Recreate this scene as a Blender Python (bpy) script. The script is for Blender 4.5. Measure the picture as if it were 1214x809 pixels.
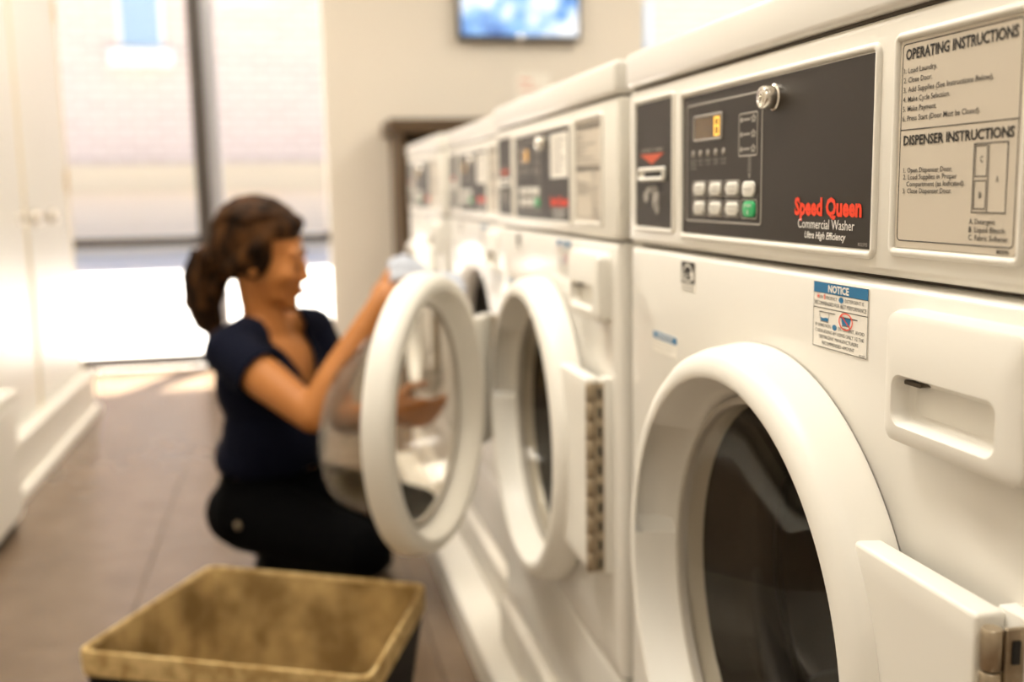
import bpy, bmesh, math, random
import numpy as np
from mathutils import Vector, Matrix
random.seed(7)
SC = bpy.context.scene
COL = SC.collection
for o in list(bpy.data.objects): bpy.data.objects.remove(o)

# ------------------------------------------------------------------ camera
YAW, PITCH, ROLL = .2143, .1435, -.0179
CAM_Z = .88
fw = Vector((math.sin(YAW)*math.cos(PITCH), math.cos(YAW)*math.cos(PITCH), -math.sin(PITCH)))
rt = Vector((math.cos(YAW), -math.sin(YAW), 0)); up = rt.cross(fw)
r2 = rt*math.cos(ROLL)+up*math.sin(ROLL); u2 = up*math.cos(ROLL)-rt*math.sin(ROLL)
cd = bpy.data.cameras.new('camera'); cam = bpy.data.objects.new('camera', cd); COL.objects.link(cam)
cam.matrix_world = Matrix(((r2.x, u2.x, -fw.x, 0), (r2.y, u2.y, -fw.y, 0), (r2.z, u2.z, -fw.z, CAM_Z), (0, 0, 0, 1)))
cd.sensor_width = 36; cd.lens = 1232/1214*36; cd.clip_start = .02; cd.clip_end = 200
cd.dof.use_dof = True; cd.dof.focus_distance = .645; cd.dof.aperture_fstop = 4.2; cd.dof.aperture_blades = 0
SC.camera = cam

# ------------------------------------------------------------------ world, sun, lamps, exposure
SC.view_settings.view_transform = 'Standard'; SC.view_settings.look = 'None'
SC.view_settings.gamma = 1; SC.view_settings.use_curve_mapping = False
SC.view_settings.exposure = 1.5
wd = bpy.data.worlds.new('sky'); SC.world = wd; wd.use_nodes = True
nt = wd.node_tree; nt.nodes.clear()
sky = nt.nodes.new('ShaderNodeTexSky'); sky.sky_type = 'NISHITA'; sky.sun_disc = False
sky.sun_elevation = math.radians(60); sky.sun_rotation = math.radians(10); sky.dust_density = 3
bg = nt.nodes.new('ShaderNodeBackground'); bg.inputs['Strength'].default_value = .155
wo = nt.nodes.new('ShaderNodeOutputWorld')
nt.links.new(sky.outputs[0], bg.inputs[0]); nt.links.new(bg.outputs[0], wo.inputs[0])

def lamp(name, kind, loc, rot, energy, color, size=None, size_y=None):
    l = bpy.data.lights.new(name, kind); l.energy = energy; l.color = color
    if kind == 'AREA':
        l.shape = 'RECTANGLE'; l.size = size; l.size_y = size_y or size
    if kind == 'SUN': l.angle = math.radians(.6)
    o = bpy.data.objects.new(name, l); COL.objects.link(o); o.location = loc; o.rotation_euler = rot
    return o
# sun high behind the building across the street: a narrow strip on the floor under the window
lamp('sun', 'SUN', (0, 20, 20), (-math.radians(19), math.radians(8), 0), 15.0, (1, .95, .87))
WARM = (1.0, .945, .845)
for y, e in ((-1.2, 6), (1.3, 16), (3.4, 13)):
    lamp('ceiling_panel_lamp', 'AREA', (-.28, y, 2.66), (0, 0, 0), e, WARM, .6, 1.1)
for k, y in enumerate((.6, 3.6)):
    lamp('ceiling_panel_lamp', 'AREA', (2.1, y, 2.66), (0, 0, 0), 15, WARM, .6, 1.2)

# ------------------------------------------------------------------ materials
def mat(name, color, rough=.5, metal=0, spec=.5, coat=0, noise=None, bump=None, emit=None, coords='Object'):
    """noise=(scale, second colour, low, high, stretch) ; bump=(scale, strength, distance)"""
    m = bpy.data.materials.new(name); m.use_nodes = True
    t = m.node_tree; b = t.nodes['Principled BSDF']
    b.inputs['Base Color'].default_value = (*color, 1); b.inputs['Roughness'].default_value = rough
    b.inputs['Metallic'].default_value = metal; b.inputs['Specular IOR Level'].default_value = spec
    b.inputs['Coat Weight'].default_value = coat; b.inputs['Coat Roughness'].default_value = .12
    if noise or bump:
        tc = t.nodes.new('ShaderNodeTexCoord')
    if noise:
        sc, c2, lo, hi, st = noise
        mp = t.nodes.new('ShaderNodeMapping'); mp.inputs['Scale'].default_value = st
        n = t.nodes.new('ShaderNodeTexNoise'); n.inputs['Scale'].default_value = sc; n.inputs['Detail'].default_value = 6
        r = t.nodes.new('ShaderNodeValToRGB'); r.color_ramp.elements[0].position = lo; r.color_ramp.elements[1].position = hi
        r.color_ramp.elements[0].color = (*color, 1); r.color_ramp.elements[1].color = (*c2, 1)
        t.links.new(tc.outputs[coords], mp.inputs[0]); t.links.new(mp.outputs[0], n.inputs['Vector'])
        t.links.new(n.outputs['Fac'], r.inputs[0]); t.links.new(r.outputs[0], b.inputs['Base Color'])
    if bump:
        n2 = t.nodes.new('ShaderNodeTexNoise'); n2.inputs['Scale'].default_value = bump[0]; n2.inputs['Detail'].default_value = 4
        bp = t.nodes.new('ShaderNodeBump'); bp.inputs['Strength'].default_value = bump[1]; bp.inputs['Distance'].default_value = bump[2]
        t.links.new(tc.outputs[coords], n2.inputs['Vector'])
        t.links.new(n2.outputs['Fac'], bp.inputs['Height']); t.links.new(bp.outputs[0], b.inputs['Normal'])
    if emit:
        b.inputs['Emission Color'].default_value = (*emit[0], 1); b.inputs['Emission Strength'].default_value = emit[1]
    return m

def glass_mat(name, tint, gloss, rough=.02, ior=.5, base=.035):
    m = bpy.data.materials.new(name); m.use_nodes = True; t = m.node_tree; t.nodes.clear()
    tr = t.nodes.new('ShaderNodeBsdfTransparent'); tr.inputs[0].default_value = (*tint, 1)
    gl = t.nodes.new('ShaderNodeBsdfGlossy'); gl.inputs['Roughness'].default_value = rough; gl.inputs[0].default_value = (gloss, gloss, gloss, 1)
    lw = t.nodes.new('ShaderNodeLayerWeight'); lw.inputs[0].default_value = .5
    pw = t.nodes.new('ShaderNodeMath'); pw.operation = 'POWER'; pw.inputs[1].default_value = 5
    fr = t.nodes.new('ShaderNodeMath'); fr.operation = 'MULTIPLY_ADD'; fr.inputs[1].default_value = ior; fr.inputs[2].default_value = base
    t.links.new(lw.outputs['Facing'], pw.inputs[0]); t.links.new(pw.outputs[0], fr.inputs[0])
    mx = t.nodes.new('ShaderNodeMixShader'); o = t.nodes.new('ShaderNodeOutputMaterial')
    t.links.new(fr.outputs[0], mx.inputs[0]); t.links.new(tr.outputs[0], mx.inputs[1]); t.links.new(gl.outputs[0], mx.inputs[2])
    t.links.new(mx.outputs[0], o.inputs[0]); return m

M = {}
M['enamel'] = mat('white_enamel', (.80, .77, .71), .32, 0, .5, .3, bump=(900, .04, .0003))
M['enamel_door'] = mat('white_moulded_plastic', (.83, .80, .735), .42, 0, .4, .05)
M['fascia'] = mat('white_fascia_plastic', (.80, .765, .69), .38, 0, .5, .1, bump=(1400, .12, .0003))
M['skirt'] = mat('worn_white_skirt', (.78, .73, .64), .35, noise=(9, (.42, .27, .13), .66, .78, (1, 2, 1)))
M['black'] = mat('black_overlay', (.026, .0185, .0125), .45, 0, .35, bump=(1800, .25, .0003))
M['tan_label'] = mat('tan_label', (.60, .53, .43), .45, bump=(1500, .1, .0002))
M['ink'] = mat('black_ink', (.02, .016, .012), .6)
M['white_ink'] = mat('white_ink', (.85, .82, .76), .6)
M['grey_ink'] = mat('grey_ink', (.36, .33, .29), .6)
M['red_ink'] = mat('red_ink', (.85, .045, .003), .55)
M['orange_ink'] = mat('orange_ink', (.62, .10, .04), .55)
M['blue_ink'] = mat('blue_ink', (.015, .17, .36), .55)
M['sticker'] = mat('white_sticker', (.86, .82, .74), .5)
M['button'] = mat('button_white', (.80, .77, .70), .45)
M['green'] = mat('button_green', (.03, .45, .15), .45)
M['lcd'] = mat('lcd_glass', (.10, .055, .02), .2, noise=(30, (.14, .085, .035), .3, .7, (1, 1, 1)))
M['amber'] = mat('amber_digit', (.8, .4, .05), .5, emit=((1, .5, .06), .55))
M['chrome'] = mat('nickel_lock', (.78, .74, .67), .18, 1)
M['hinge'] = mat('worn_hinge_steel', (.50, .42, .31), .32, 1, noise=(60, (.27, .215, .15), .4, .75, (1, 1, 1)))
M['dark'] = mat('dark_slot', (.008, .007, .006), .6)
M['steel'] = mat('drum_steel', (.20, .16, .12), .35, .9, noise=(12, (.09, .07, .05), .35, .7, (1, 1, .4)))
M['gasket'] = mat('dark_rubber_gasket', (.035, .03, .025), .55)
M['seal'] = mat('grey_glass_seal', (.42, .38, .32), .5)
M['seam'] = mat('gap_shade_brown', (.09, .07, .05), .8)  # dark brown filler: shade of the panel gaps put into the colour
M['bowl'] = glass_mat('door_glass', (.88, .86, .82), .9, .03, .55)
M['pane'] = glass_mat('window_glass', (.98, .98, .98), .9, .04, .25, .004)
M['wall'] = mat('cream_wall', (.69, .64, .56), .7, bump=(120, .06, .002))
M['ceil'] = mat('ceiling_white', (.78, .76, .71), .8)
M['white_paint'] = mat('white_gloss_paint', (.78, .74, .66), .35)
M['door_paint'] = mat('closet_door_paint', (.68, .65, .59), .32)
M['gap_wood'] = mat('yellowed_jamb', (.66, .53, .30), .5)
M['brass'] = mat('brass_hinge', (.62, .42, .16), .4, .8)
M['knob'] = mat('satin_knob', (.60, .55, .48), .25, 1)
M['frame_dark'] = mat('dark_bronze_frame', (.055, .045, .038), .45)
M['frame_alu'] = mat('grey_aluminium', (.42, .42, .45), .4, .3)
M['floor'] = mat('taupe_floor', (.145, .098, .062), .24, 0, .6, noise=(7, (.20, .138, .09), .3, .72, (1, 1, 1)), bump=(60, .08, .002), coords='Object')
M['grout'] = mat('floor_joint', (.14, .10, .07), .8)
M['plinth'] = mat('painted_plinth', (.78, .74, .66), .5)
M['pave'] = mat('pale_concrete', (.60, .56, .52), .9, noise=(.6, (.66, .62, .56), .3, .7, (1, 1, 1)))
M['wood'] = mat('dark_walnut', (.055, .029, .008), .5, noise=(6, (.085, .046, .013), .3, .7, (1, 8, 8)))
M['tv'] = mat('tv_black', (.01, .01, .01), .3)

def brick_mat():
    m = mat('pale_brick', (.62, .50, .44), .9); t = m.node_tree; b = t.nodes['Principled BSDF']
    tc = t.nodes.new('ShaderNodeTexCoord'); mp = t.nodes.new('ShaderNodeMapping'); mp.inputs['Rotation'].default_value = (math.pi/2, 0, 0)
    br = t.nodes.new('ShaderNodeTexBrick'); br.inputs['Scale'].default_value = 1; br.inputs['Brick Width'].default_value = .42; br.inputs['Row Height'].default_value = .14
    br.inputs['Mortar Size'].default_value = .02; br.inputs['Color1'].default_value = (.54, .42, .355, 1); br.inputs['Color2'].default_value = (.59, .47, .40, 1); br.inputs['Mortar'].default_value = (.68, .58, .51, 1)
    t.links.new(tc.outputs['Object'], mp.inputs[0]); t.links.new(mp.outputs[0], br.inputs['Vector']); t.links.new(br.outputs[0], b.inputs['Base Color'])
    return m
M['brick'] = brick_mat()

def screen_mat():
    m = bpy.data.materials.new('tv_picture'); m.use_nodes = True; t = m.node_tree; b = t.nodes['Principled BSDF']
    tc = t.nodes.new('ShaderNodeTexCoord'); n = t.nodes.new('ShaderNodeTexNoise'); n.inputs['Scale'].default_value = 5.5; n.inputs['Detail'].default_value = 3
    r = t.nodes.new('ShaderNodeValToRGB'); e = r.color_ramp.elements
    e[0].position = .36; e[0].color = (.02, .10, .36, 1); e[1].position = .6; e[1].color = (.95, .97, 1, 1)
    x = e.new(.47); x.color = (.22, .46, .85, 1)
    t.links.new(tc.outputs['Object'], n.inputs['Vector']); t.links.new(n.outputs['Fac'], r.inputs[0])
    b.inputs['Base Color'].default_value = (.01, .01, .01, 1); b.inputs['Roughness'].default_value = .2
    t.links.new(r.outputs[0], b.inputs['Emission Color']); b.inputs['Emission Strength'].default_value = .5
    return m
M['screen'] = screen_mat()

# ------------------------------------------------------------------ helpers
def obj(name, me, m, parent=None, smooth=None):
    o = bpy.data.objects.new(name, me); COL.objects.link(o)
    if m is not None and not me.materials: me.materials.append(m)
    if parent: o.parent = parent
    if smooth is not None:
        me.shade_smooth()
        if smooth < 180: me.set_sharp_from_angle(angle=math.radians(smooth))
    return o
def empty(name, loc):
    o = bpy.data.objects.new(name, None); COL.objects.link(o); o.location = loc; o.empty_display_size = .1; return o
def tag(o, label, cat, group=None):
    o['label'] = label; o['category'] = cat
    if group: o['group'] = group
    return o
def struct(o, label=None):
    o['kind'] = 'structure'
    if label: o['label'] = label
    return o
def mesh(v, f, name='mesh'):
    me = bpy.data.meshes.new(name); me.from_pydata([tuple(p) for p in v], [], f); me.update(); return me
def recalc(me):
    bm = bmesh.new(); bm.from_mesh(me); bmesh.ops.recalc_face_normals(bm, faces=bm.faces); bm.to_mesh(me); bm.free(); me.update(); return me
def boxes(lst, bev=0, seg=2):
    bm = bmesh.new()
    for (x0, x1, y0, y1, z0, z1) in lst:
        r = bmesh.ops.create_cube(bm, size=1)
        bmesh.ops.scale(bm, vec=(x1-x0, y1-y0, z1-z0), verts=r['verts'])
        bmesh.ops.translate(bm, vec=((x0+x1)/2, (y0+y1)/2, (z0+z1)/2), verts=r['verts'])
    if bev: bmesh.ops.bevel(bm, geom=bm.edges[:], offset=bev, segments=seg, profile=.5, affect='EDGES', clamp_overlap=True)
    me = bpy.data.meshes.new('box'); bm.to_mesh(me); bm.free(); return me
def box(x0, x1, y0, y1, z0, z1, bev=0, seg=2): return boxes([(x0, x1, y0, y1, z0, z1)], bev, seg)

# face coordinates of a machine: s to the viewer's right, n out of the front, z up
def W(s, n, z): return (-n, -s, z)
def rrect(s0, z0, s1, z1, r, seg=5, bow=0):
    pts = []
    for cx_, cz, a0 in ((s1-r, z0+r, -90), (s1-r, z1-r, 0), (s0+r, z1-r, 90), (s0+r, z0+r, 180)):
        for k in range(seg+1):
            a = math.radians(a0+90*k/seg); pts.append((cx_+r*math.cos(a), cz+r*math.sin(a)))
    return pts
def loops(ls, cap0=False, cap1=False):
    """ls: list of loops [(s,n,z)...] of one length, bridged in order"""
    v = [W(*p) for l in ls for p in l]; n = len(ls[0]); f = []
    for i in range(len(ls)-1):
        for k in range(n):
            a = i*n+k; b = i*n+(k+1) % n; f.append((a, b, b+n, a+n))
    if cap0: f.append(tuple(range(n))[::-1])
    if cap1: f.append(tuple(range((len(ls)-1)*n, len(ls)*n)))
    return recalc(mesh(v, f))
def plate(s0, z0, s1, z1, n0, n1, r, bev=.002):
    A = rrect(s0, z0, s1, z1, r); B = rrect(s0+bev, z0+bev, s1-bev, z1-bev, max(r-bev, .0005))
    C = rrect(s0+bev*.3, z0+bev*.3, s1-bev*.3, z1-bev*.3, max(r-bev*.3, .0005))
    return loops([[(s, n0, z) for s, z in A], [(s, n1-bev, z) for s, z in A], [(s, n1-bev*.3, z) for s, z in C], [(s, n1, z) for s, z in B]], False, True)
def frame(s0, z0, s1, z1, w, n0, n1, r):
    O = rrect(s0, z0, s1, z1, r); I = rrect(s0+w, z0+w, s1-w, z1-w, max(r-w, .0006))
    b = min(w*.3, (n1-n0)*.5)
    O2 = rrect(s0+b, z0+b, s1-b, z1-b, max(r-b, .0006)); I2 = rrect(s0+w-b, z0+w-b, s1-w+b, z1-w+b, max(r-w+b, .0006))
    return loops([[(s, n0, z) for s, z in O], [(s, n1-b, z) for s, z in O], [(s, n1, z) for s, z in O2], [(s, n1, z) for s, z in I2], [(s, n1-b, z) for s, z in I], [(s, n0, z) for s, z in I]])
def lathe(prof, cs, cz, seg=72, rmod=None, close=False):
    v, f = [], []; n = len(prof)
    for k in range(seg):
        a = 2*math.pi*k/seg
        for i, (r, nn) in enumerate(prof):
            if rmod: r = rmod(i, r, a)
            v.append(W(cs+r*math.cos(a), nn, cz+r*math.sin(a)))
    m = n if close else n-1
    for k in range(seg):
        for i in range(m):
            a, b = k*n+i, k*n+(i+1) % n; c, d = ((k+1) % seg)*n+(i+1) % n, ((k+1) % seg)*n+i
            f.append((a, b, c, d))
    bm = bmesh.new(); bm.from_mesh(mesh(v, f)); bmesh.ops.remove_doubles(bm, verts=bm.verts, dist=1e-6)
    bmesh.ops.recalc_face_normals(bm, faces=bm.faces); me = bpy.data.meshes.new('lathe'); bm.to_mesh(me); bm.free(); return me
def poly(lst, n):
    """flat printed shapes: list of point lists (s,z)"""
    v, f = [], []
    for p in lst:
        f.append(tuple(range(len(v), len(v)+len(p)))); v += [W(s, n, z) for s, z in p]
    me = mesh(v, f)
    bm = bmesh.new(); bm.from_mesh(me)
    for fc in bm.faces:
        fc.normal_update()
        if fc.normal.x > 0: fc.normal_flip()
    bm.to_mesh(me); bm.free(); return me
def rect(s0, z0, s1, z1): return [(s0, z0), (s1, z0), (s1, z1), (s0, z1)]
def outline(s0, z0, s1, z1, w): return [rect(s0, z0, s1, z0+w), rect(s0, z1-w, s1, z1), rect(s0, z0+w, s0+w, z1-w), rect(s1-w, z0+w, s1, z1-w)]
def disc(cs, cz, rs, rz, k=16): return [(cs+rs*math.cos(2*math.pi*i/k), cz+rz*math.sin(2*math.pi*i/k)) for i in range(k)]
def raw_text(body, bold=0, shear=0):
    c = bpy.data.curves.new('txt', 'FONT'); c.body = body; c.size = 1; c.offset = bold; c.shear = shear; c.resolution_u = 2
    o = bpy.data.objects.new('txt', c); COL.objects.link(o)
    dg = bpy.context.evaluated_depsgraph_get(); me = bpy.data.meshes.new_from_object(o.evaluated_get(dg))
    bpy.data.objects.remove(o); bpy.data.curves.remove(c)
    v = np.array([x.co[:] for x in me.vertices]) if len(me.vertices) else np.zeros((0, 3)); f = [tuple(p.vertices) for p in me.polygons]
    bpy.data.meshes.remove(me); return v, f
CAP = max(raw_text('H')[0][:, 1])
def lettering(items, n):
    """items: (text, s0, s1 or None, baseline z, cap height, bold, shear)"""
    V, F = [], []
    for (body, s0, s1, z, h, bold, shear) in items:
        v, f = raw_text(body, bold, shear)
        if not len(v): continue
        x0, x1 = v[:, 0].min(), v[:, 0].max(); ky = h/CAP
        kx = (s1-s0)/(x1-x0) if s1 else ky*.82
        b = len(V)
        V += [W(s0+(p[0]-x0)*kx, n, z+p[1]*ky) for p in v]; F += [tuple(i+b for i in q) for q in f]
    return mesh(V, F)
def merge(*mes):
    V, F = [], []
    for me in mes:
        b = len(V); V += [v.co[:] for v in me.vertices]; F += [tuple(i+b for i in p.vertices) for p in me.polygons]
    return mesh(V, F)

# ------------------------------------------------------------------ the room
FX0, FX1, FY0, FY1, CH = -2.2, 3.3, -2.6, 5.62, 2.7
CLX = -.83                                   # closet front plane
fl = struct(obj('floor', box(FX0, FX1, FY0, FY1, -.06, -.004), M['grout']), 'taupe resilient floor with faint joints')
TS = .6; tiles = {}
x = -.35-TS*4
while x < FX1:
    y = -.3-TS*4
    while y < FY1:
        a0, a1, b0, b1 = max(x, FX0), min(x+TS, FX1), max(y, FY0), min(y+TS, FY1)
        if a1-a0 > .02 and b1-b0 > .02 and not (a0 > .95) and not (a1 < CLX-.05 and b0 < 4.3):
            key = (round(a1-a0, 3), round(b1-b0, 3))
            if key not in tiles:
                tiles[key] = box(0, key[0]-.002, 0, key[1]-.002, -.01, 0, .0012, 1)
            t = obj('floor_tile', tiles[key], M['floor'], fl); t.location = (a0, b0, 0)
        y += TS
    x += TS
struct(obj('ceiling', box(FX0, FX1, FY0, FY1, CH, CH+.08), M['ceil']))
struct(obj('wall_back', box(FX0, FX1, FY0-.1, FY0, 0, CH), M['wall']))
struct(obj('wall_right', box(FX1, FX1+.1, FY0, FY1, 0, CH), M['wall']))
struct(obj('wall_left', box(FX0-.1, FX0, FY0, FY1, 0, CH), M['wall']))
# far wall, with two openings
WL, WR, WT = -2.1, .245, 2.42
W2L, W2R, W2B = 2.0, 3.2, .95
struct(obj('wall_far', boxes([(WR, W2L, FY1, FY1+.14, 0, CH), (FX0-.1, WL, FY1, FY1+.14, 0, CH), (WL, WR, FY1, FY1+.14, WT, CH), (W2L, W2R, FY1, FY1+.14, WT, CH),
       (W2L, W2R, FY1, FY1+.14, 0, W2B), (W2R, FX1+.1, FY1, FY1+.14, 0, CH)]), M['wall']), 'cream painted far wall with a television')
# window 1: floor-to-head storefront glazing
w1 = struct(empty('window_1', (0, FY1, 0)), 'tall dark-framed storefront window looking on a pale brick building')
MX0, MX1, RZ = -.425, -.355, .655
obj('mullion', box(MX0, MX1, .02, .12, .055, WT-.05, .004), M['frame_dark'], w1)
obj('jamb_strip', box(MX1, MX1+.035, .03, .1, .055, WT-.05, .004), M['frame_alu'], w1)
obj('jamb_strip', box(MX1+.037, MX1+.062, .04, .1, .055, WT-.05, .004), M['frame_alu'], w1)
obj('sill_frame', box(WL, WR, .02, .12, 0, .055, .004), M['frame_dark'], w1)
obj('head_frame', box(WL, WR, .02, .12, WT-.05, WT, .004), M['frame_dark'], w1)
obj('transom', box(WL, MX0, .03, .11, RZ-.028, RZ+.024, .004), M['frame_dark'], w1)
obj('transom', box(MX1+.062, WR, .03, .11, RZ-.03, RZ+.02, .004), M['frame_dark'], w1)
for a, b, c, d in ((WL, MX0, .055, RZ-.028), (WL, MX0, RZ+.024, WT-.05), (MX1+.062, WR, .055, RZ-.03), (MX1+.062, WR, RZ+.02, WT-.05)):
    obj('pane', box(a, b, .066, .072, c, d), M['pane'], w1)
w2 = struct(empty('window_2', (0, FY1, 0)), 'bright window beside the television wall')
obj('window_frame', boxes([(W2L, W2R, .03, .11, W2B, W2B+.05), (W2L, W2R, .03, .11, WT-.05, WT), (W2R-.05, W2R, .03, .11, W2B, WT)], .004), M['white_paint'], w2)
obj('pane', box(W2L, W2R-.05, .066, .072, W2B+.05, WT-.05), M['pane'], w2)

# closet block on the left with a pair of doors
CY1 = 4.52
struct(obj('wall_closet', boxes([(FX0, CLX-.03, CY1-.1, CY1, 0, CH), (CLX-.12, CLX-.03, FY0, CY1, 0, CH)]), M['wall']))
struct(obj('trim_1', boxes([(CLX-.05, CLX-.004, CY1-.045, CY1+.004, .18, CH), (CLX-.05, CLX-.006, 3.715, 3.78, .18, CH)]), M['gap_wood']), 'yellowed wooden jamb of the closet doors')
def closet_door(name, y0, y1, knob_y, hinge_y, label):
    e = struct(empty(name, (CLX, (y0+y1)/2, .18)), label)
    c = (y0+y1)/2
    obj('door_leaf', box(-.035, 0, y0-c, y1-c, .004, 2.2, .006), M['door_paint'], e)
    if knob_y:
        kn = []
        for r, n in ((.024, 0), (.024, .004), (.010, .008), (.010, .028), (.022, .034), (.027, .045), (.024, .056), (.012, .062), (0, .063)): kn.append((r, n))
        k = obj('door_knob', lathe(kn, 0, 0, 24), M['knob'], e, 40); k.rotation_euler = (0, 0, math.pi); k.location = (0, knob_y-c, .64)
    if hinge_y:
        for z in (.12, .77, 1.42):
            h = obj('hinge', boxes([(-.001, .006, -.014, .014, -.045, .045)], .002), M['brass'], e); h.location = (0, hinge_y-c, z)
closet_door('door_1', 3.772, 4.475, 3.93, 4.462, 'white closet door with round knob and brass hinges beside the window')
closet_door('door_2', 3.02, 3.722, 3.66, None, 'white closet door leaf nearer the camera than the hinged one')
closet_door('door_3', 2.30, 3.015, None, None, 'plain white closet panel at the left edge')
struct(obj('baseboard_left', merge(box(CLX-.03, CLX+.035, 1.0, CY1+.01, 0, .165, .006), box(CLX-.03, CLX+.05, 1.0, CY1+.02, .165, .18, .004), box(CLX-.03, CLX+.055, 1.0, CY1+.025, 0, .03, .004)), M['white_paint']), 'white stepped baseboard below the closet doors')
lc = tag(empty('storage_cabinet', (CLX+.068, 2.6, 0)), 'low white storage cabinet at the left edge in front of the baseboard', 'cabinet')
obj('cabinet_body', box(-.05, .035, -.42, .36, .03, .36, .006), M['white_paint'], lc)
obj('cabinet_top', box(-.05, .045, -.43, .37, .36, .378, .004), M['white_paint'], lc)
obj('toe_kick', box(-.05, .02, -.41, .35, 0, .03), M['seam'], lc)
obj('cabinet_door', box(.035, .044, -.40, -.035, .05, .345, .003), M['white_paint'], lc)
obj('cabinet_door', box(.035, .044, -.025, .34, .05, .345, .003), M['white_paint'], lc)

# ------------------------------------------------------------------ outside
struct(obj('ground_outside', box(-30, 30, FY1+.14, 40, -.2, -.03), M['pave']), 'sunlit pale paving outside the window')
BY = 17.5
bd = tag(empty('brick_building', (0, BY, 0)), 'pale brick building seen through the tall window', 'building')
obj('brick_wall', box(-25, 25, 0, .5, 1.4, 12), M['brick'], bd)
obj('foundation_wall', box(-25, 25, -.06, .5, -.1, .95), mat('pale_render', (.80, .64, .48), .9), bd)
obj('stone_band', box(-25, 25, -.12, .5, .95, 1.4, .01), mat('buff_stone', (.68, .55, .38), .9), bd)
def bwin(x0, x1, z0, z1):
    f = obj('window', boxes([(x0, x0+.06, -.06, .02, z0, z1), (x1-.06, x1, -.06, .02, z0, z1), (x0, x1, -.06, .02, z1-.06, z1), (x0, x1, -.06, .02, z0, z0+.06)], .005), M['white_paint'], bd)
    obj('pane', box(x0+.05, x1-.05, -.02, .01, z0+.05, z1-.05), mat('sky_glass', (.30, .40, .50), .05, 0, .8), f)
    obj('window_sill', box(x0-.12, x1+.12, -.2, .02, z0-.24, z0, .01), mat('white_stone', (.82, .80, .77), .8), f)
bwin(-2.35, -1.65, 3.15, 4.1); bwin(-6.35, -5.65, 3.15, 4.1); bwin(1.65, 2.35, 3.15, 4.1); bwin(5.65, 6.35, 3.15, 4.1)

# ------------------------------------------------------------------ far wall furnishings
tv = tag(empty('television', (1.283, FY1-.05, 1.675)), 'flat black television showing a blue and white picture on the far wall', 'television')
obj('casing', merge(box(-.33, .33, -.02, .045, 0, .40, .008)), M['tv'], tv)
obj('screen', box(-.316, .316, -.0225, -.019, .022, .386), M['screen'], tv)
obj('bezel', boxes([(-.33, .33, -.028, -.019, 0, .022), (-.33, .33, -.028, -.019, .386, .40), (-.33, -.316, -.028, -.019, .022, .386), (.316, .33, -.028, -.019, .022, .386)], .002), M['tv'], tv)
lg = lathe([(.0, .033), (.014, .032), (.018, .028)], 0, .011, 20)
bz = obj('badge', lg, M['chrome'], tv, 40); bz.rotation_euler = (0, 0, math.pi/2)
obj('wall_mount', box(-.12, .12, .04, .052, .1, .3), M['tv'], tv)
sg = tag(empty('wall_notice', (1.365, FY1, 1.32)), 'small white notice with orange print on far wall under the television', 'sign')
obj('card', box(-.095, .095, -.006, 0, 0, .19, .001), mat('notice_card', (.80, .76, .68), .6), sg)
obj('lettering', boxes([(-.075, -.01, -.0075, -.006, .142, .152), (-.075, .02, -.0075, -.006, .10, .108)]), M['orange_ink'], sg)
SHX = .565
sh = tag(empty('bookcase', (SHX, 5.24, 0)), 'dark walnut open shelf unit with overhanging top behind the last washer', 'shelf')
obj('top_board', box(-.03, 1.0, -.03, .37, 1.175, 1.243, .004), M['wood'], sh)
for xx in (.012, .92): obj('side_panel', box(xx, xx+.036, 0, .36, 0, 1.175, .003), M['wood'], sh)
for zz in (.08, .45, .82): obj('shelf_board', box(.048, .92, .01, .35, zz, zz+.025, .002), M['wood'], sh)
obj('back_panel', box(.048, .92, .348, .358, .08, 1.175), M['wood'], sh)

# ------------------------------------------------------------------ the plinth under the washers
FR = .36                                     # front plane of the washers
PH = .07
pl = tag(empty('machine_plinth', (FR, 1.7, 0)), 'low white painted plinth running under the row of washers', 'plinth')
obj('plinth_slab', box(-.052, .74, -1.6, 1.5, 0, PH, .006), M['plinth'], pl)

# ------------------------------------------------------------------ washing machine
WW, WD = .66, .68
DS, DZ = .328, .472          # door centre on the front
HS, HN = .628, .026          # hinge axis
Z_SK, Z_K, Z_F, Z_G, Z_T, Z_L = .09, .241, .7508, .7535, .910, .948
def front_panel():
    cs, cz, R0 = DS, DZ, .182
    ins = .014
    s0, s1, z0, z1 = ins, WW-ins, Z_K+.006, Z_F-.006
    angs = [2*math.pi*k/96 for k in range(96)]
    cor = [math.atan2(z-cz, s-cs) % (2*math.pi) for s in (s0, s1) for z in (z0, z1)]
    angs = sorted(set(angs+cor))
    def hit(a):
        c, s = math.cos(a), math.sin(a); t = 1e9
        if c > 1e-9: t = min(t, (s1-cs)/c)
        if c < -1e-9: t = min(t, (s0-cs)/c)
        if s > 1e-9: t = min(t, (z1-cz)/s)
        if s < -1e-9: t = min(t, (z0-cz)/s)
        return cs+c*t, cz+s*t
    def off(p, d, dz):
        s, z = p
        if abs(s-s0) < 1e-6: s -= d
        if abs(s-s1) < 1e-6: s += d
        if abs(z-z0) < 1e-6: z -= dz
        if abs(z-z1) < 1e-6: z += dz
        return s, z
    edge = [hit(a) for a in angs]
    L = []
    for r, n in ((.170, -.022), (.172, -.016), (.176, -.005), (.182, 0)):   # rolled lip of the opening
        L.append([(cs+r*math.cos(a), n, cz+r*math.sin(a)) for a in angs])
    L.append([(s, 0, z) for s, z in edge])
    for k in range(1, 6):
        t = math.pi/2*k/5
        L.append([(p[0], -ins*(1-math.cos(t)), p[1]) for p in (off(e, ins*math.sin(t), .006*math.sin(t)) for e in edge)])
    L.append([(p[0], -.05, p[1]) for p in (off(e, ins, .006) for e in edge)])
    return loops(L)
def round_box(s0, s1, z0, z1, n0, n1, bev, seg=3):
    return box(-n1, -n0, -s1, -s0, z0, z1, bev, seg)

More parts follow.
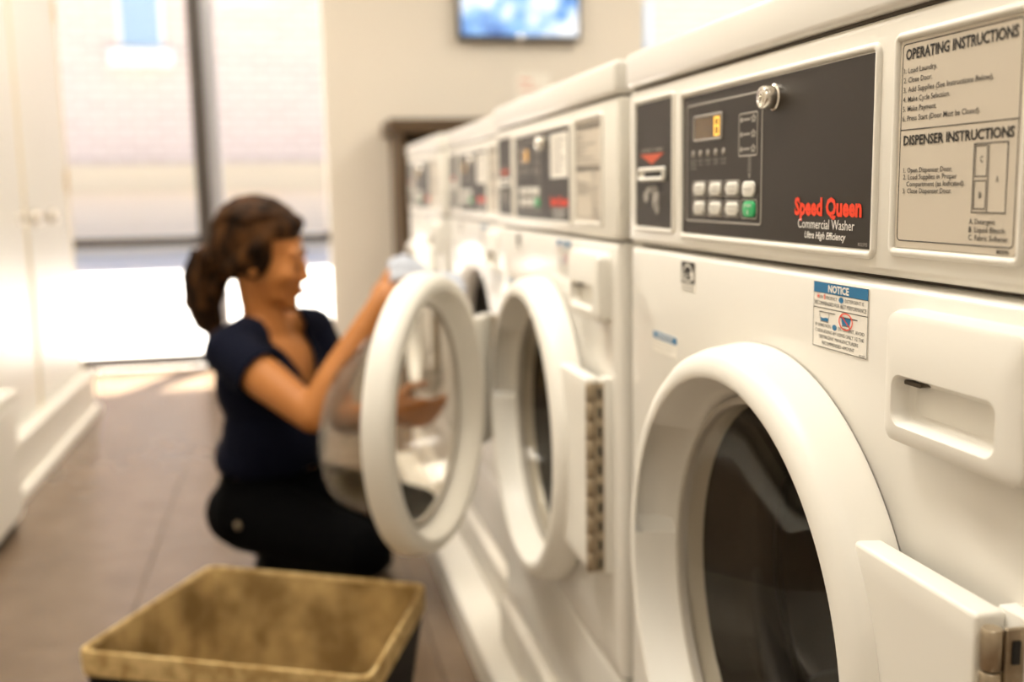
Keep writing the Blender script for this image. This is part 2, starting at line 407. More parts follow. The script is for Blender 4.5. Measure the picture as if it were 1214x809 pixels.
LIP = [(.172, .001), (.2110, .001), (.2115, .004), (.2105, .013), (.2085, .026), (.2055, .035), (.200, .0405), (.190, .0430), (.1860, .0415), (.183, .034), (.179, .017), (.1745, .004), (.172, .001)]
LIP = [(r*1.03, n) for r, n in LIP]
def grip(i, r, a):
    d = math.degrees(a) % 360
    if 140 <= d <= 176 and i in (9, 10): return r+.019
    if 140 <= d <= 176 and i in (11,): return r+.012
    return r

def add_prints(w):
    """control fascia, overlays and labels; w: the washer empty"""
    fa = obj('control_fascia', round_box(0, WW, Z_G, Z_T, -.06, 0, .006, 3), M['fascia'], w, 50)
    N = .0006
    # coin side panel
    cp = obj('card_reader_panel', plate(.025, .772, .126, .894, -.002, .0008, .002, .0004), M['black'], w)
    obj('panel_rim', frame(.020, .767, .131, .899, .004, -.001, .0022, .005), M['fascia'], cp, 60)
    obj('arrow_mark', poly([[(.0375, .8437), (.0723, .8335), (.1071, .8437)]], .0012), M['orange_ink'], cp)
    obj('lettering', lettering([('INSERT CARD', .043, .104, .8462, .0026, .02, 0)], .0012), M['grey_ink'], cp)
    obj('card_slot', frame(.0375, .8168, .1096, .8305, .0042, .0006, .0042, .003), M['button'], cp, 60)
    obj('slot_opening', poly([rect(.0405, .819, .107, .8285)], .0016), M['button'], cp)
    obj('slot_gap', poly([rect(.0527, .8205, .1005, .8268)], .0020), M['dark'], cp)
    # printed hand holding a card
    def blobp(c, rs, rz, tilt=0):
        return [(c[0]+x*math.cos(tilt)-y*math.sin(tilt), c[1]+x*math.sin(tilt)+y*math.cos(tilt)) for x, y in disc(0, 0, rs, rz, 14)]
    obj('hand_mark', poly([blobp((.083, .8005), .009, .0125), blobp((.079, .809), .012, .0035), blobp((.056, .802), .0075, .006), blobp((.066, .8085), .010, .003), blobp((.087, .791), .006, .006)], .0012), M['grey_ink'], cp)
    # main control panel
    bk = obj('control_panel', plate(.154, .7695, .468, .890, -.002, .0008, .002, .0004), M['black'], w)
    obj('panel_rim', frame(.148, .7635, .474, .896, .005, -.001, .0026, .007), M['fascia'], bk, 60)
    obj('border_line', frame(.1625, .7800, .3150, .8822, .0016, .0006, .0011, .004), M['grey_ink'], bk)
    obj('display_bezel', frame(.1795, .8495, .2405, .8720, .0022, .0006, .0018, .003), M['grey_ink'], bk, 60)
    ds = obj('display', poly([rect(.1815, .8512, .2385, .8703)], .0012), M['lcd'], bk)
    obj('digit', poly([rect(.2245, .8530, .2355, .8545), rect(.2245, .8603, .2355, .8617), rect(.2245, .8672, .2355, .8687), rect(.2245, .8545, .2270, .8672), rect(.2330, .8545, .2355, .8672)], .0015), M['amber'], bk)
    for k in range(5):
        s = .1785+k*.0163
        obj('indicator_lamp', lathe([(.0031, .0006), (.0031, .0012), (.002, .0018), (0, .002)], s, .8393, 14), M['grey_ink'], bk, 60)
    obj('lettering', merge(lettering([('RINSE', .1735, .186, .8322, .002, 0, 0), ('SPIN', .1735, .186, .8290, .002, 0, 0), ('EXTRA', .1735, .186, .8258, .002, 0, 0), ('WASH', .190, .2005, .8322, .002, 0, 0), ('ON', .192, .199, .8290, .002, 0, 0),
        ('RINSE', .206, .218, .8322, .002, 0, 0), ('LOW', .208, .216, .8290, .002, 0, 0), ('FINAL', .223, .2335, .8322, .002, 0, 0), ('SPIN', .224, .2325, .8290, .002, 0, 0), ('DOOR', .239, .249, .8322, .002, 0, 0), ('LOCK', .239, .249, .8290, .002, 0, 0)], .0012)), M['grey_ink'], bk)
    obj('border_line', frame(.2725, .8335, .3068, .8675, .0013, .0006, .0011, .0025), M['grey_ink'], bk)
    shp = []
    for z in (.8622, .8508, .8394):
        shp += [disc(.278, z, .0028, .0021, 10), rect(.2815, z-.0009, .2935, z+.0009)]
        for a in range(5): shp.append(disc(.2995+.0028*math.cos(a*1.257+.3), z+.0021*math.sin(a*1.257+.3), .0015, .0013, 8))
    obj('cycle_symbols', poly(shp, .0011), M['grey_ink'], bk)
    obj('arrow_mark', poly([rect(.2912, .822, .2922, .8335), rect(.2946, .822, .2956, .8335), [(.2900, .8235), (.2934, .8155), (.2968, .8235), (.2934, .8190)]], .0011), M['grey_ink'], bk)
    bl = {}
    def button(s0, z0, s1, z1, m, framed, words, ink):
        b = obj('button', plate(s0, z0, s1, z1, .0004, .0028, min((s1-s0), (z1-z0))*.42, .0008), m, bk, 50)
        return b
    words = []
    names = [[('NORMAL', 'HOT'), ('NORMAL', 'WARM'), ('NORMAL', 'COLD')], [('PERM', 'PRESS'), ('DELIC', 'COLD'), ('PERM', 'WARM')]]
    for r, (z0, z1) in enumerate(((.8016, .8157), (.7852, .7995))):
        for c in range(3):
            s0 = .1775+c*.0340; s1 = s0+.0305
            obj('button_frame', frame(s0, z0, s1, z1, .0011, .0006, .0011, .003), M['grey_ink'], bk)
            button(s0+.0062, z0+.0017, s1-.0024, z1-.0017, M['button'], True, None, None)
            words += [(names[r][c][0], s0+.0085, s1-.0048, (z0+z1)/2+.0008, .0017, 0, 0), (names[r][c][1], s0+.0095, s1-.0058, (z0+z1)/2-.0026, .0017, 0, 0)]
            obj('indicator_lamp', lathe([(.0018, .0006), (.0018, .0012), (0, .0016)], s0+.0036, (z0+z1)/2, 10), M['grey_ink'], bk)
    button(.2832, .8020, .3043, .8143, M['button'], False, None, None)
    words += [('SELECT', .2862, .3013, .8072, .0019, 0, 0)]
    obj('lettering', lettering(words, .0031), M['grey_ink'], bk)
    obj('button_frame', frame(.2785, .7846, .3075, .8004, .0011, .0006, .0011, .003), M['grey_ink'], bk)
    button(.2848, .7863, .3052, .7989, M['green'], True, None, None)
    obj('lettering', lettering([('START', .2880, .3020, .7942, .0022, .01, 0), ('I', .2945, .2958, .7885, .0035, .01, 0)], .0031), M['white_ink'], bk)
    obj('key_lock', lathe([(.0098, .0006), (.0098, .0022), (.0085, .0030), (.0083, .0110), (.0077, .0120), (.0060, .0122), (.0057, .0115), (.0040, .0115), (.0038, .0124), (.0027, .0126), (.0025, .0112), (0, .0112)], .3345, .8748, 32), M['chrome'], bk, 40)
    obj('lettering', lettering([('Speed Queen', .3690, .4580, .7900, .0112, .045, 0)], .0013), M['red_ink'], bk)
    obj('lettering', merge(lettering([('Commercial Washer', .3745, .4498, .7806, .0064, .004, 0), ('Ultra High Efficiency', .3846, .4395, .7738, .0046, .018, .25)], .0013)), M['white_ink'], bk)
    obj('lettering', lettering([('802595', .4545, .4655, .7712, .0022, 0, 0)], .0013), M['grey_ink'], bk)
    # instructions
    ip = obj('instruction_panel', plate(.4945, .7725, .6015, .8920, -.002, .0008, .003, .0004), M['tan_label'], w)
    obj('panel_rim', frame(.489, .767, .607, .8975, .005, -.001, .0026, .006), M['fascia'], ip, 60)
    obj('border_line', merge(frame(.4968, .7765, .5995, .8905, .0007, .0006, .0010, .003), poly([rect(.4972, .8409, .5990, .8415)], .0010)), M['ink'], ip)
    it = [('OPERATING INSTRUCTIONS', .5003, .5960, .8812, .0058, .03, 0)]
    ll = [('1. Load Laundry.', .5305), ('2. Close Door.', .5262), ('3. Add Supplies (See Instructions Below).', .5785), ('4. Make Cycle Selection.', .5430), ('5. Make Payment.', .5315), ('6. Press Start (Door Must be Closed).', .5690)]
    for k, (t, e) in enumerate(ll): it.append((t, .4990, e, .8735-k*.00545, .0030, .006, 0))
    it += [('DISPENSER INSTRUCTIONS', .5008, .5965, .8325, .0052, .03, 0), ('1. Open Dispenser Door.', .5017, .5477, .8165, .0028, .006, 0), ('2. Load Supplies in Proper', .5017, .5520, .8125, .0028, .006, 0),
           ('Compartment (as Indicated).', .5052, .5590, .8085, .0028, .006, 0), ('3. Close Dispenser Door.', .5017, .5480, .8045, .0028, .006, 0),
           ('A. Detergent', .5640, .5850, .7882, .0028, .006, 0), ('B. Liquid Bleach', .5640, .5925, .7839, .0028, .006, 0), ('C. Fabric Softener', .5640, .5955, .7796, .0028, .006, 0),
           ('A', .5840, .5862, .8100, .0032, .01, 0), ('C', .5710, .5732, .8205, .0032, .01, 0), ('B', .5710, .5732, .8020, .0032, .01, 0), ('802595', .5870, .5965, .7735, .0020, .02, 0)]
    obj('lettering', merge(lettering(it, .0011), poly(outline(.5654, .7940, .5925, .8306, .0006)+[rect(.5775, .7946, .5780, .8300)]+outline(.5668, .8130, .5766, .8295, .0005)+outline(.5668, .7960, .5766, .8112, .0005), .0011)), M['ink'], ip)

def add_stickers(w):
    # notice about detergent
    ns = obj('notice_sticker', plate(.3985, .6995, .4680, .7445, 0, .0005, .0006, .0001), M['sticker'], w)
    n = .0007
    obj('border_line', poly(outline(.3985, .6995, .4680, .7445, .0004)+[rect(.3987, .7265, .4678, .7270), rect(.3987, .7370, .4678, .7373)], n), M['ink'], ns)
    obj('blue_band', poly([rect(.3988, .7373, .4677, .7442)], n+.0001), M['blue_ink'], ns)
    obj('lettering', lettering([('NOTICE', .4185, .4450, .7384, .0046, .035, 0)], n+.0003), M['sticker'], ns)
    obj('lettering', lettering([('IGH', .4070, .4110, .7332, .0022, 0, 0), ('FFICIENCY', .4150, .4300, .7332, .0022, 0, 0), ('DETERGENT IS', .4400, .4630, .7332, .0022, 0, 0), ('RECOMMENDED FOR BEST PERFORMANCE', .4005, .4660, .7288, .0026, 0, 0),
        ('IF USING NON', .4020, .4225, .7138, .0023, 0, 0), ('DETERGENT, AVOID', .4325, .4645, .7138, .0023, 0, 0), ('OVERSUDSING BY USING ONLY 1/2 THE', .4018, .4640, .7098, .0023, 0, 0), ('DETERGENT MANUFACTURERS', .4075, .4575, .7058, .0023, 0, 0), ('RECOMMENDED AMOUNT', .4115, .4530, .7018, .0023, 0, 0), ('801507', .4590, .4660, .7002, .0012, 0, 0)], n), M['ink'], ns)
    obj('lettering', lettering([('H', .4035, .4062, .7332, .0028, .03, 0), ('E', .4125, .4146, .7332, .0028, .03, 0)], n), M['red_ink'], ns)
    obj('blue_marks', poly([disc(.4350, .7342, .0030, .0020, 12), disc(.4275, .7150, .0030, .0020, 12), [(.4090, .7180), (.4185, .7180), (.4190, .7202), (.4160, .7206), (.4120, .7198), (.4085, .7203)], [(.4372, .7180), (.4462, .7180), (.4478, .7228), (.4356, .7228)]], n), M['blue_ink'], ns)
    obj('cup_marks', poly([[(.4085, .7178), (.4089, .7178), (.4074, .7242), (.4070, .7242)], [(.4190, .7178), (.4194, .7178), (.4203, .7236), (.4199, .7236)], rect(.4085, .7174, .4194, .7178), rect(.4068, .7238, .4280, .7244), rect(.4340, .7228, .4560, .7235), rect(.4370, .7174, .4464, .7179)], n+.0001), M['ink'], ns)
    ring = lambda a0, a1: [(.4418+.0086*math.cos(a), .7203+.0055*math.sin(a)) for a in (a0, a1)]
    shp = []
    for k in range(24):
        a0, a1 = 2*math.pi*k/24, 2*math.pi*(k+1)/24
        shp.append([(.4418+.0088*math.cos(a0), .7206+.0058*math.sin(a0)), (.4418+.0088*math.cos(a1), .7206+.0058*math.sin(a1)), (.4418+.0078*math.cos(a1), .7206+.0050*math.sin(a1)), (.4418+.0078*math.cos(a0), .7206+.0050*math.sin(a0))])
    shp.append([(.4356, .7243), (.4364, .7248), (.4481, .7169), (.4473, .7164)])
    obj('prohibition_mark', poly(shp, n+.0003), M['red_ink'], ns)
    # energy rating sticker
    es = obj('rating_sticker', plate(.1505, .7165, .1835, .7435, 0, .0005, .0006, .0001), M['sticker'], w)
    obj('dark_field', poly([rect(.1510, .7235, .1830, .7432)], .0007), M['ink'], es)
    arc = [(.167+.0135*math.cos(math.pi*k/14), .7285+.0125*math.sin(math.pi*k/14)) for k in range(15)]
    arc2 = [(.167+.0118*math.cos(math.pi*k/14), .7285+.0108*math.sin(math.pi*k/14)) for k in range(15)]
    strips = [[arc[k], arc[k+1], arc2[k+1], arc2[k]] for k in range(14)]
    star = []
    for k in range(10):
        a = math.pi/2+k*math.pi/5; r = .0062 if k % 2 == 0 else .0027
        star.append((.1760+r*math.cos(a), .7320+r*.9*math.sin(a)))
    starf = [[(.1760, .7320), star[k], star[(k+1) % 10]] for k in range(10)]
    obj('arc_mark', poly(strips+starf+[[(.1530, .7285), (.1700, .7262), (.1815, .7300), (.1815, .7282), (.1700, .7245), (.1530, .7262)]], .0009), M['sticker'], es)
    obj('lettering', lettering([('energy', .1545, .1690, .7292, .0042, 0, .3), ], .0010), M['sticker'], es)
    obj('lettering', lettering([('High efficiency', .1520, .1820, .7212, .0013, 0, 0), ('commercial', .1520, .1780, .7193, .0013, 0, 0), ('clothes washer', .1520, .1810, .7174, .0013, 0, 0)], .0007), M['ink'], es)
    # small blue headed sticker
    bs = obj('caution_sticker', plate(.0765, .6490, .1400, .6690, 0, .0005, .0006, .0001), M['sticker'], w)
    obj('blue_band', poly([rect(.0765, .6620, .1400, .6690)], .0007), M['blue_ink'], bs)
    obj('lettering', lettering([('CAUTION', .086, .130, .6637, .0036, .03, 0)], .0009), M['sticker'], bs)
    obj('lettering', lettering([('Keep door closed when not', .079, .137, .6585, .0020, 0, 0), ('in use. Do not wash items', .079, .135, .6550, .0020, 0, 0), ('soiled with solvents.', .079, .125, .6515, .0020, 0, 0)], .0007), M['grey_ink'], bs)

def build_washer():
    w = empty('washing_machine', (FR, 0, PH))
    cab = obj('cabinet', recalc(mesh([(.045, -WW, 0), (.045, 0, 0), (WD, -WW, 0), (WD, 0, 0), (.045, -WW, Z_T), (.045, 0, Z_T), (WD, -WW, Z_T), (WD, 0, Z_T)], [(0, 2, 6, 4), (1, 5, 7, 3), (2, 3, 7, 6), (4, 6, 7, 5), (0, 1, 3, 2)])), M['enamel'], w)
    obj('front_panel', front_panel(), M['enamel'], w, 40)
    obj('kick_panel', round_box(.003, WW-.003, Z_SK+.002, Z_K-.004, -.06, -.003, .010, 3), M['enamel'], w, 50)
    obj('base_skirt', round_box(.003, WW-.003, 0, Z_SK, -.06, .012, .010, 3), M['skirt'], w, 50)
    obj('seam', box(.012, .05, -WW+.01, -.01, Z_F, Z_G), M['seam'], w)
    obj('seam', box(.010, .05, -WW+.006, -.006, Z_K-.004, Z_K), M['seam'], w)
    obj('seam', box(.004, .05, -WW+.008, -.008, Z_T, Z_T+.0022), M['seam'], w)
    obj('lid', box(-.004, WD+.004, -WW, 0, Z_T+.0022, Z_L, .0055, 4), M['enamel'], w, 50)
    # tub and drum behind the opening
    obj('gasket', lathe([(.170, -.020), (.168, -.050), (.160, -.058), (.150, -.060), (.146, -.066), (.146, -.082), (.160, -.090), (.18, -.092)], DS, DZ, 48), M['gasket'], w, 60)
    dr = obj('drum', lathe([(.150, -.092), (.235, -.098), (.242, -.11), (.242, -.46), (.22, -.475), (.08, -.47), (.06, -.455), (0, -.45)], DS, DZ, 48), M['steel'], w, 35)
    for k in range(3):
        a = math.radians(90+120*k+20)
        b = obj('drum_baffle', box(-.03, .03, -.16, .16, -.03, .035, .02, 3), M['steel'], dr, 60)
        b.location = W(DS+.225*math.cos(a), -.28, DZ+.225*math.sin(a))
        yv, zv = Vector((1, 0, 0)), Vector((0, math.cos(a), -math.sin(a)))      # along the drum, inwards
        b.rotation_euler = Matrix((yv.cross(zv), yv, zv)).transposed().to_euler()
    add_prints(w); add_stickers(w)
    # detergent drawer
    n1 = .016
    s0, s1, z0, z1 = .510, .634, .659, .738
    O = rrect(s0, z0, s1, z1, .010, 6); O2 = rrect(s0+.005, z0+.005, s1-.005, z1-.005, .007, 6)
    def slot(d, dz=0):
        p = rrect(.520+d, .671+d, .612-d, .7005-d-dz, .0075-d*.3, 6)
        return [(s, z-(.0022*(1-((s-.566)/.046)**2) if z < .685 else -.0008*(1-((s-.566)/.046)**2))) for s, z in p]
    L = [[(s, 0, z) for s, z in O], [(s, .010, z) for s, z in O], [(s+(O2[i][0]-s)*.35, .0145, z+(O2[i][1]-z)*.35) for i, (s, z) in enumerate(O)], [(s, n1, z) for s, z in O2],
         [(s, n1, z) for s, z in slot(0)], [(s, n1-.0012, z) for s, z in slot(.0010)], [(s, .006, z) for s, z in slot(.0035)], [(s, .003, z) for s, z in slot(.0065)]]
    dw = obj('detergent_drawer', loops(L, False, True), M['enamel_door'], w, 24)
    obj('latch_gap', plate(.5245, .6945, .5405, .6970, .003, .0105, .0009, .0003), M['seam'], dw)
    # hinge on the cabinet: leaf and knuckles
    hz0, hz1 = DZ-.107, DZ+.119
    hg = obj('hinge', box(-HN+.006, -.009, -.003, 0, hz0-DZ, hz1-DZ, .0006, 1), M['hinge'], w); hg.location = W(HS+.003, 0, DZ)
    mt = obj('hinge_mount', box(-.010, .001, -.0022, .018, hz0-DZ-.004, hz1-DZ+.004, .001, 2), M['enamel_door'], w, 40); mt.location = hg.location
    nk = 10; dzk = (hz1-hz0)/nk
    kme = lathe([(0, 0), (.0048, 0), (.0055, .001), (.0055, dzk-.0020), (.0048, dzk-.0010), (0, dzk-.0010)], 0, 0, 14)
    kme.transform(Matrix.Rotation(math.pi/2, 4, 'Y'))
    slme = box(-.0022, .0022, -.0008, 0, dzk*.18, dzk*.72)
    for k in range(nk):
        o = obj('knuckle', kme, M['hinge'], hg, 40); o.location = Vector(W(-.003, HN-.002, hz0-DZ+k*dzk))
        o = obj('hinge_slot', slme, M['dark'], hg); o.location = (-HN*.56, -.003, hz0-DZ+k*dzk)
    # door, origin on the hinge axis
    dd = -(HS-DS)
    ring = lathe([(r, n-HN) for r, n in LIP[:-1]], dd, 0, 120, grip, True)
    dr = obj('door', ring, M['enamel_door'], w, 38); dr.location = W(HS, HN, DZ)
    # arm that carries the ring to the hinge
    v = []; ang = [math.asin(t/.2085) for t in np.linspace(-.107, .122, 13)]
    arm = [[(dd+.2085*math.cos(a)-.006, .009-HN, .2085*math.sin(a)) for a in ang]+[(-.008, .009-HN, .2085*math.sin(a)) for a in ang[::-1]],
           [(dd+.2085*math.cos(a)-.006, .0275-HN, .2085*math.sin(a)) for a in ang]+[(-.008, .0275-HN, .2085*math.sin(a)) for a in ang[::-1]]]
    am = loops(arm, True, True)
    bm = bmesh.new(); bm.from_mesh(am); bmesh.ops.bevel(bm, geom=[e for e in bm.edges if e.calc_face_angle(0) > .9], offset=.003, segments=3, profile=.5, affect='EDGES'); bm.to_mesh(am); bm.free()
    obj('hinge_arm', am, M['enamel_door'], dr, 45)
    outer = [(.1735, .002), (.1705, -.008), (.163, -.028), (.150, -.056), (.134, -.088), (.119, -.112), (.105, -.122), (.06, -.127), (0, -.128)]
    inner = [(.06, -.122), (.102, -.117), (.115, -.107), (.129, -.085), (.145, -.054), (.158, -.027), (.1665, -.006), (.168, .002)]
    bw = lathe([(r, n-HN) for r, n in outer+inner], dd, 0, 64)
    for vt in bw.vertices: vt.co.z -= max(0, vt.co.x-HN)*.30      # the bowl hangs lower towards its end
    obj('door_glass', bw, M['bowl'], dr, 180)
    obj('glass_seal', lathe([(.1745, .004-HN), (.172, .006-HN), (.168, .005-HN), (.167, -.001-HN), (.172, -.004-HN)], dd, 0, 72, None, True), M['seal'], dr, 60)
    return w, dr
def copy_tree(o, parent=None):
    c = o.copy(); COL.objects.link(c); c.parent = parent
    if parent is not None: c.matrix_parent_inverse = o.matrix_parent_inverse
    for ch in list(o.children): copy_tree(ch, c)
    return c

PITCHW = .697
GROUP = 'washing machines in a row'
w0, d0 = build_washer()
labels = ['large white front-loading washer nearest the camera, with readable control panel', 'white washer with closed door, second from the camera',
          'white washer with its round door swung open beside the crouching woman', 'farthest white washer at the end of the row by the shelf unit']
washers = [w0]+[copy_tree(w0) for k in range(3)]
for k, w in enumerate(washers):
    w.location = (FR+(0, 0, .028, .016)[k], 1.058+k*PITCHW, PH); tag(w, labels[k], 'washer', GROUP)
for ch in washers[2].children:
    if ch.name.startswith('door') : ch.rotation_euler = (0, 0, math.radians(151))
# paper cards taped on the control panels of two machines
cm = merge(box(-.0014, -.001, -.4585, -.372, .826, .884, 0))
cl = poly([rect(.384, .874-k*.008, .446-(k % 3)*.008, .877-k*.008) for k in range(6)], .0016)
for w in (washers[1], washers[2]):
    c = obj('notice_card', cm, M['sticker'], w); obj('printed_lines', cl, M['grey_ink'], c)

# ------------------------------------------------------------------ laundry basket
def basket():
    A, B, C, D = Vector((-.295, 1.405, 0)), Vector((.080, 1.225, 0)), Vector((.190, 1.520, 0)), Vector((-.142, 1.695, 0))
    ce = (A+B+C+D)/4; H = .285
    P = [p-ce for p in (A, B, C, D)]
    e = tag(empty('laundry_basket', (ce.x, ce.y, 0)), 'tapered square laundry basket with tan woven lining and dark outside on the floor', 'basket')
    def loop(k, z, off=0):
        out = []
        for i, p in enumerate(P):
            q = p*k-p.normalized()*off*1.41
            # rounded corner from four points
            pr, nx = P[i-1]*k, P[(i+1) % 4]*k
            a = (pr-q).normalized()*.018; b = (nx-q).normalized()*.018
            for t in np.linspace(0, 1, 5): out.append(((q+a)*(1-t)**2+q*2*t*(1-t)+(q+b)*t*t).to_tuple()[:2]+(z,))
        return out
    def shell(ls, cap=False):
        v = [p for l in ls for p in l]; n = len(ls[0]); f = []
        for i in range(len(ls)-1):
            for k in range(n): f.append((i*n+k, i*n+(k+1) % n, (i+1)*n+(k+1) % n, (i+1)*n+k))
        if cap: f.append(tuple(range((len(ls)-1)*n, len(ls)*n)))
        return recalc(mesh(v, f))
    brown = mat('dark_woven_outside', (.010, .006, .004), .8, 0, .15, bump=(160, .6, .003))
    tan = mat('tan_woven_lining', (.24, .145, .042), .85, noise=(14, (.58, .40, .16), .36, .66, (1, 1, 1)), bump=(260, 1.0, .004))
    rimm = mat('tan_woven_rim', (.40, .25, .08), .85, noise=(45, (.70, .50, .22), .36, .62, (1, 1, 1)), bump=(300, 1.0, .004))
    obj('outer_wall', shell([loop(.80, 0), loop(.985, H-.034), loop(.985, H-.03)], False), brown, e, 50)
    obj('base', shell([loop(.80, 0), loop(.80, .008)], True), brown, e)
    obj('lining', shell([loop(.97, H-.004, .004), loop(.79, .012, .004)], True), tan, e, 50)
    obj('rim', shell([loop(.975, H-.036), loop(1.0, H-.034), loop(1.006, H-.006), loop(1.0, H), loop(.975, H+.001, 0), loop(.963, H-.004), loop(.955, H-.03)]), rimm, e, 50)
basket()

# ------------------------------------------------------------------ the woman
skin = mat('skin', (.42, .158, .040), .5, 0, .3, noise=(9, (.47, .185, .050), .3, .7, (1, 1, 1)))
navy = mat('navy_fabric', (.0040, .0050, .0135), .95, 0, .12, bump=(700, .3, .002))
blackf = mat('black_trousers', (.0010, .0010, .0012), .95, 0, .06, bump=(600, .3, .002))
hairm = mat('brown_hair', (.010, .0042, .0014), .6, 0, .08, noise=(26, (.105, .042, .011), .42, .74, (1, 3, .6)), bump=(90, .6, .006))
shoem = mat('black_shoe', (.002, .002, .002), .6, 0, .2)
def ico(n):
    bm = bmesh.new(); bmesh.ops.create_icosphere(bm, subdivisions=n, radius=1); bm.verts.ensure_lookup_table()
    v = np.array([x.co[:] for x in bm.verts]); f = np.array([[x.index for x in q.verts] for q in bm.faces]); bm.free(); return v, f
ICO = {n: ico(n) for n in (1, 2, 3)}
def blob(prims, voxel, it=5):
    VV, FF = [], []; cnt = [0]
    def ell(c, r, R=None):
        mr = max(r); v, f = ICO[1 if mr < .008 else 2 if mr < .03 else 3]
        v = v*np.array(r)
        if R: v = v @ np.array(R).T
        VV.append(v+np.array(c)); FF.append(f+cnt[0]); cnt[0] += len(v)
    for p in prims:
        if p[0] == 'e': ell(Vector(p[1]), p[2], p[3] if len(p) > 3 else None)
        else:
            pts = p[1]
            for (a, ra), (b, rb) in zip(pts[:-1], pts[1:]):
                a, b = Vector(a), Vector(b); n = max(2, int((b-a).length/(min(ra, rb)*.45))+1)
                for k in range(n+1):
                    t = k/n; ell(a.lerp(b, t), (ra+(rb-ra)*t,)*3)
    me = mesh(np.concatenate(VV).tolist(), np.concatenate(FF).tolist())
    o = bpy.data.objects.new('blob', me); COL.objects.link(o)
    r = o.modifiers.new('r', 'REMESH'); r.mode = 'VOXEL'; r.voxel_size = voxel
    s = o.modifiers.new('s', 'SMOOTH'); s.factor = .5; s.iterations = it
    dg = bpy.context.evaluated_depsgraph_get(); out = bpy.data.meshes.new_from_object(o.evaluated_get(dg))
    bpy.data.objects.remove(o); bpy.data.meshes.remove(me); return out
def cut(me, keep, thick=0):
    bm = bmesh.new(); bm.from_mesh(me)
    bmesh.ops.delete(bm, geom=[f for f in bm.faces if not keep(f.calc_center_median())], context='FACES')
    if thick: bmesh.ops.solidify(bm, geom=bm.faces[:], thickness=thick)
    bm.to_mesh(me); bm.free(); return me

F = Vector((.83, -.557, 0)).normalized(); Lf = Vector((-F.y, F.x, 0)); UP = Vector((0, 0, 1))
RT = Matrix((F, Lf, UP)).transposed()                 # columns: forward, left, up
PEL, WAI, CHE = Vector((-.045, 2.345, .195)), Vector((-.050, 2.345, .325)), Vector((-.040, 2.335, .475))
SHR, SHL = Vector((-.118, 2.195, .562)), Vector((.056, 2.462, .568))
NB, NT = Vector((-.042, 2.338, .585)), Vector((-.058, 2.318, .70))
ELR, WRR = Vector((.040, 2.03, .452)), Vector((.176, 2.07, .655))
ELL, WRL = Vector((.120, 2.38, .36)), Vector((.205, 2.25, .405))
HO = Vector((-.040, 2.31, .752))
fh = Vector((.955, -.235, -.18)).normalized(); lh = UP.cross(fh).normalized(); uh = fh.cross(lh)
RH = Matrix((fh, lh, uh)).transposed()
def h(x, y, z): return HO+RH @ Vector((x, y, z))
def torso(g):
    return [('e', PEL, (.118+g, .155+g, .095+g), RT), ('e', WAI, (.088+g, .122+g, .12+g), RT), ('e', CHE, (.100+g, .142+g, .125+g), RT),
            ('e', CHE+F*.050-Lf*.062-UP*.015, (.052+g, .058+g, .055+g), RT), ('e', CHE+F*.050+Lf*.062-UP*.015, (.052+g, .058+g, .055+g), RT),
            ('c', [(SHR, .048+g), (NB-Lf*.035, .046+g), (NB+Lf*.035, .046+g), (SHL, .048+g)])]
def finger(base, d1, d2, d3, l, r):
    a = Vector(base); b = a+Vector(d1).normalized()*l*.45; c = b+Vector(d2).normalized()*l*.32; e = c+Vector(d3).normalized()*l*.25
    return ('c', [(a, r), (b, r*.95), (c, r*.88), (e, r*.75)])
def hand(wr, d, side, nrm, curl):
    """d: along the palm, side: towards the thumb, nrm: palm normal (inside)"""
    d, side, nrm = Vector(d).normalized(), Vector(side), Vector(nrm)
    side = (side-d*side.dot(d)).normalized(); nrm = (nrm-d*nrm.dot(d)-side*nrm.dot(side)).normalized()
    P = [('c', [(wr, .024), (wr+d*.03, .023)])]
    for k, (off, l) in enumerate(((.028, .070), (.0095, .078), (-.0095, .073), (-.027, .058))):
        kn = wr+d*(.085-abs(off-.005)*.25)+side*off
        P.append(('c', [(wr+d*.02+side*off*.6, .015), (kn, .0115)]))
        c = curl+.12*k
        P.append(finger(kn, d*math.cos(c*.7)+nrm*math.sin(c*.7), d*math.cos(c*1.7)+nrm*math.sin(c*1.7), d*math.cos(c*2.5)+nrm*math.sin(c*2.5), l, .0088))
    t0 = wr+d*.022+side*.024+nrm*.006
    P.append(('c', [(t0, .0145), (t0+(d*.6+side*.75+nrm*.4).normalized()*.036, .0115), (t0+(d*.6+side*.75+nrm*.4).normalized()*.036+(d*.9+side*.15+nrm*.5).normalized()*.028, .0095), (t0+(d*.6+side*.75+nrm*.4).normalized()*.036+(d*.9+side*.15+nrm*.5).normalized()*.028+(d*.8-side*.1+nrm*.6).normalized()*.022, .008)]))
    return P
body = torso(-.006)
body += [('c', [(NB-UP*.02, .056), (NB.lerp(NT, .5), .048), (NT, .048), (h(-.012, 0, -.03), .05)])]
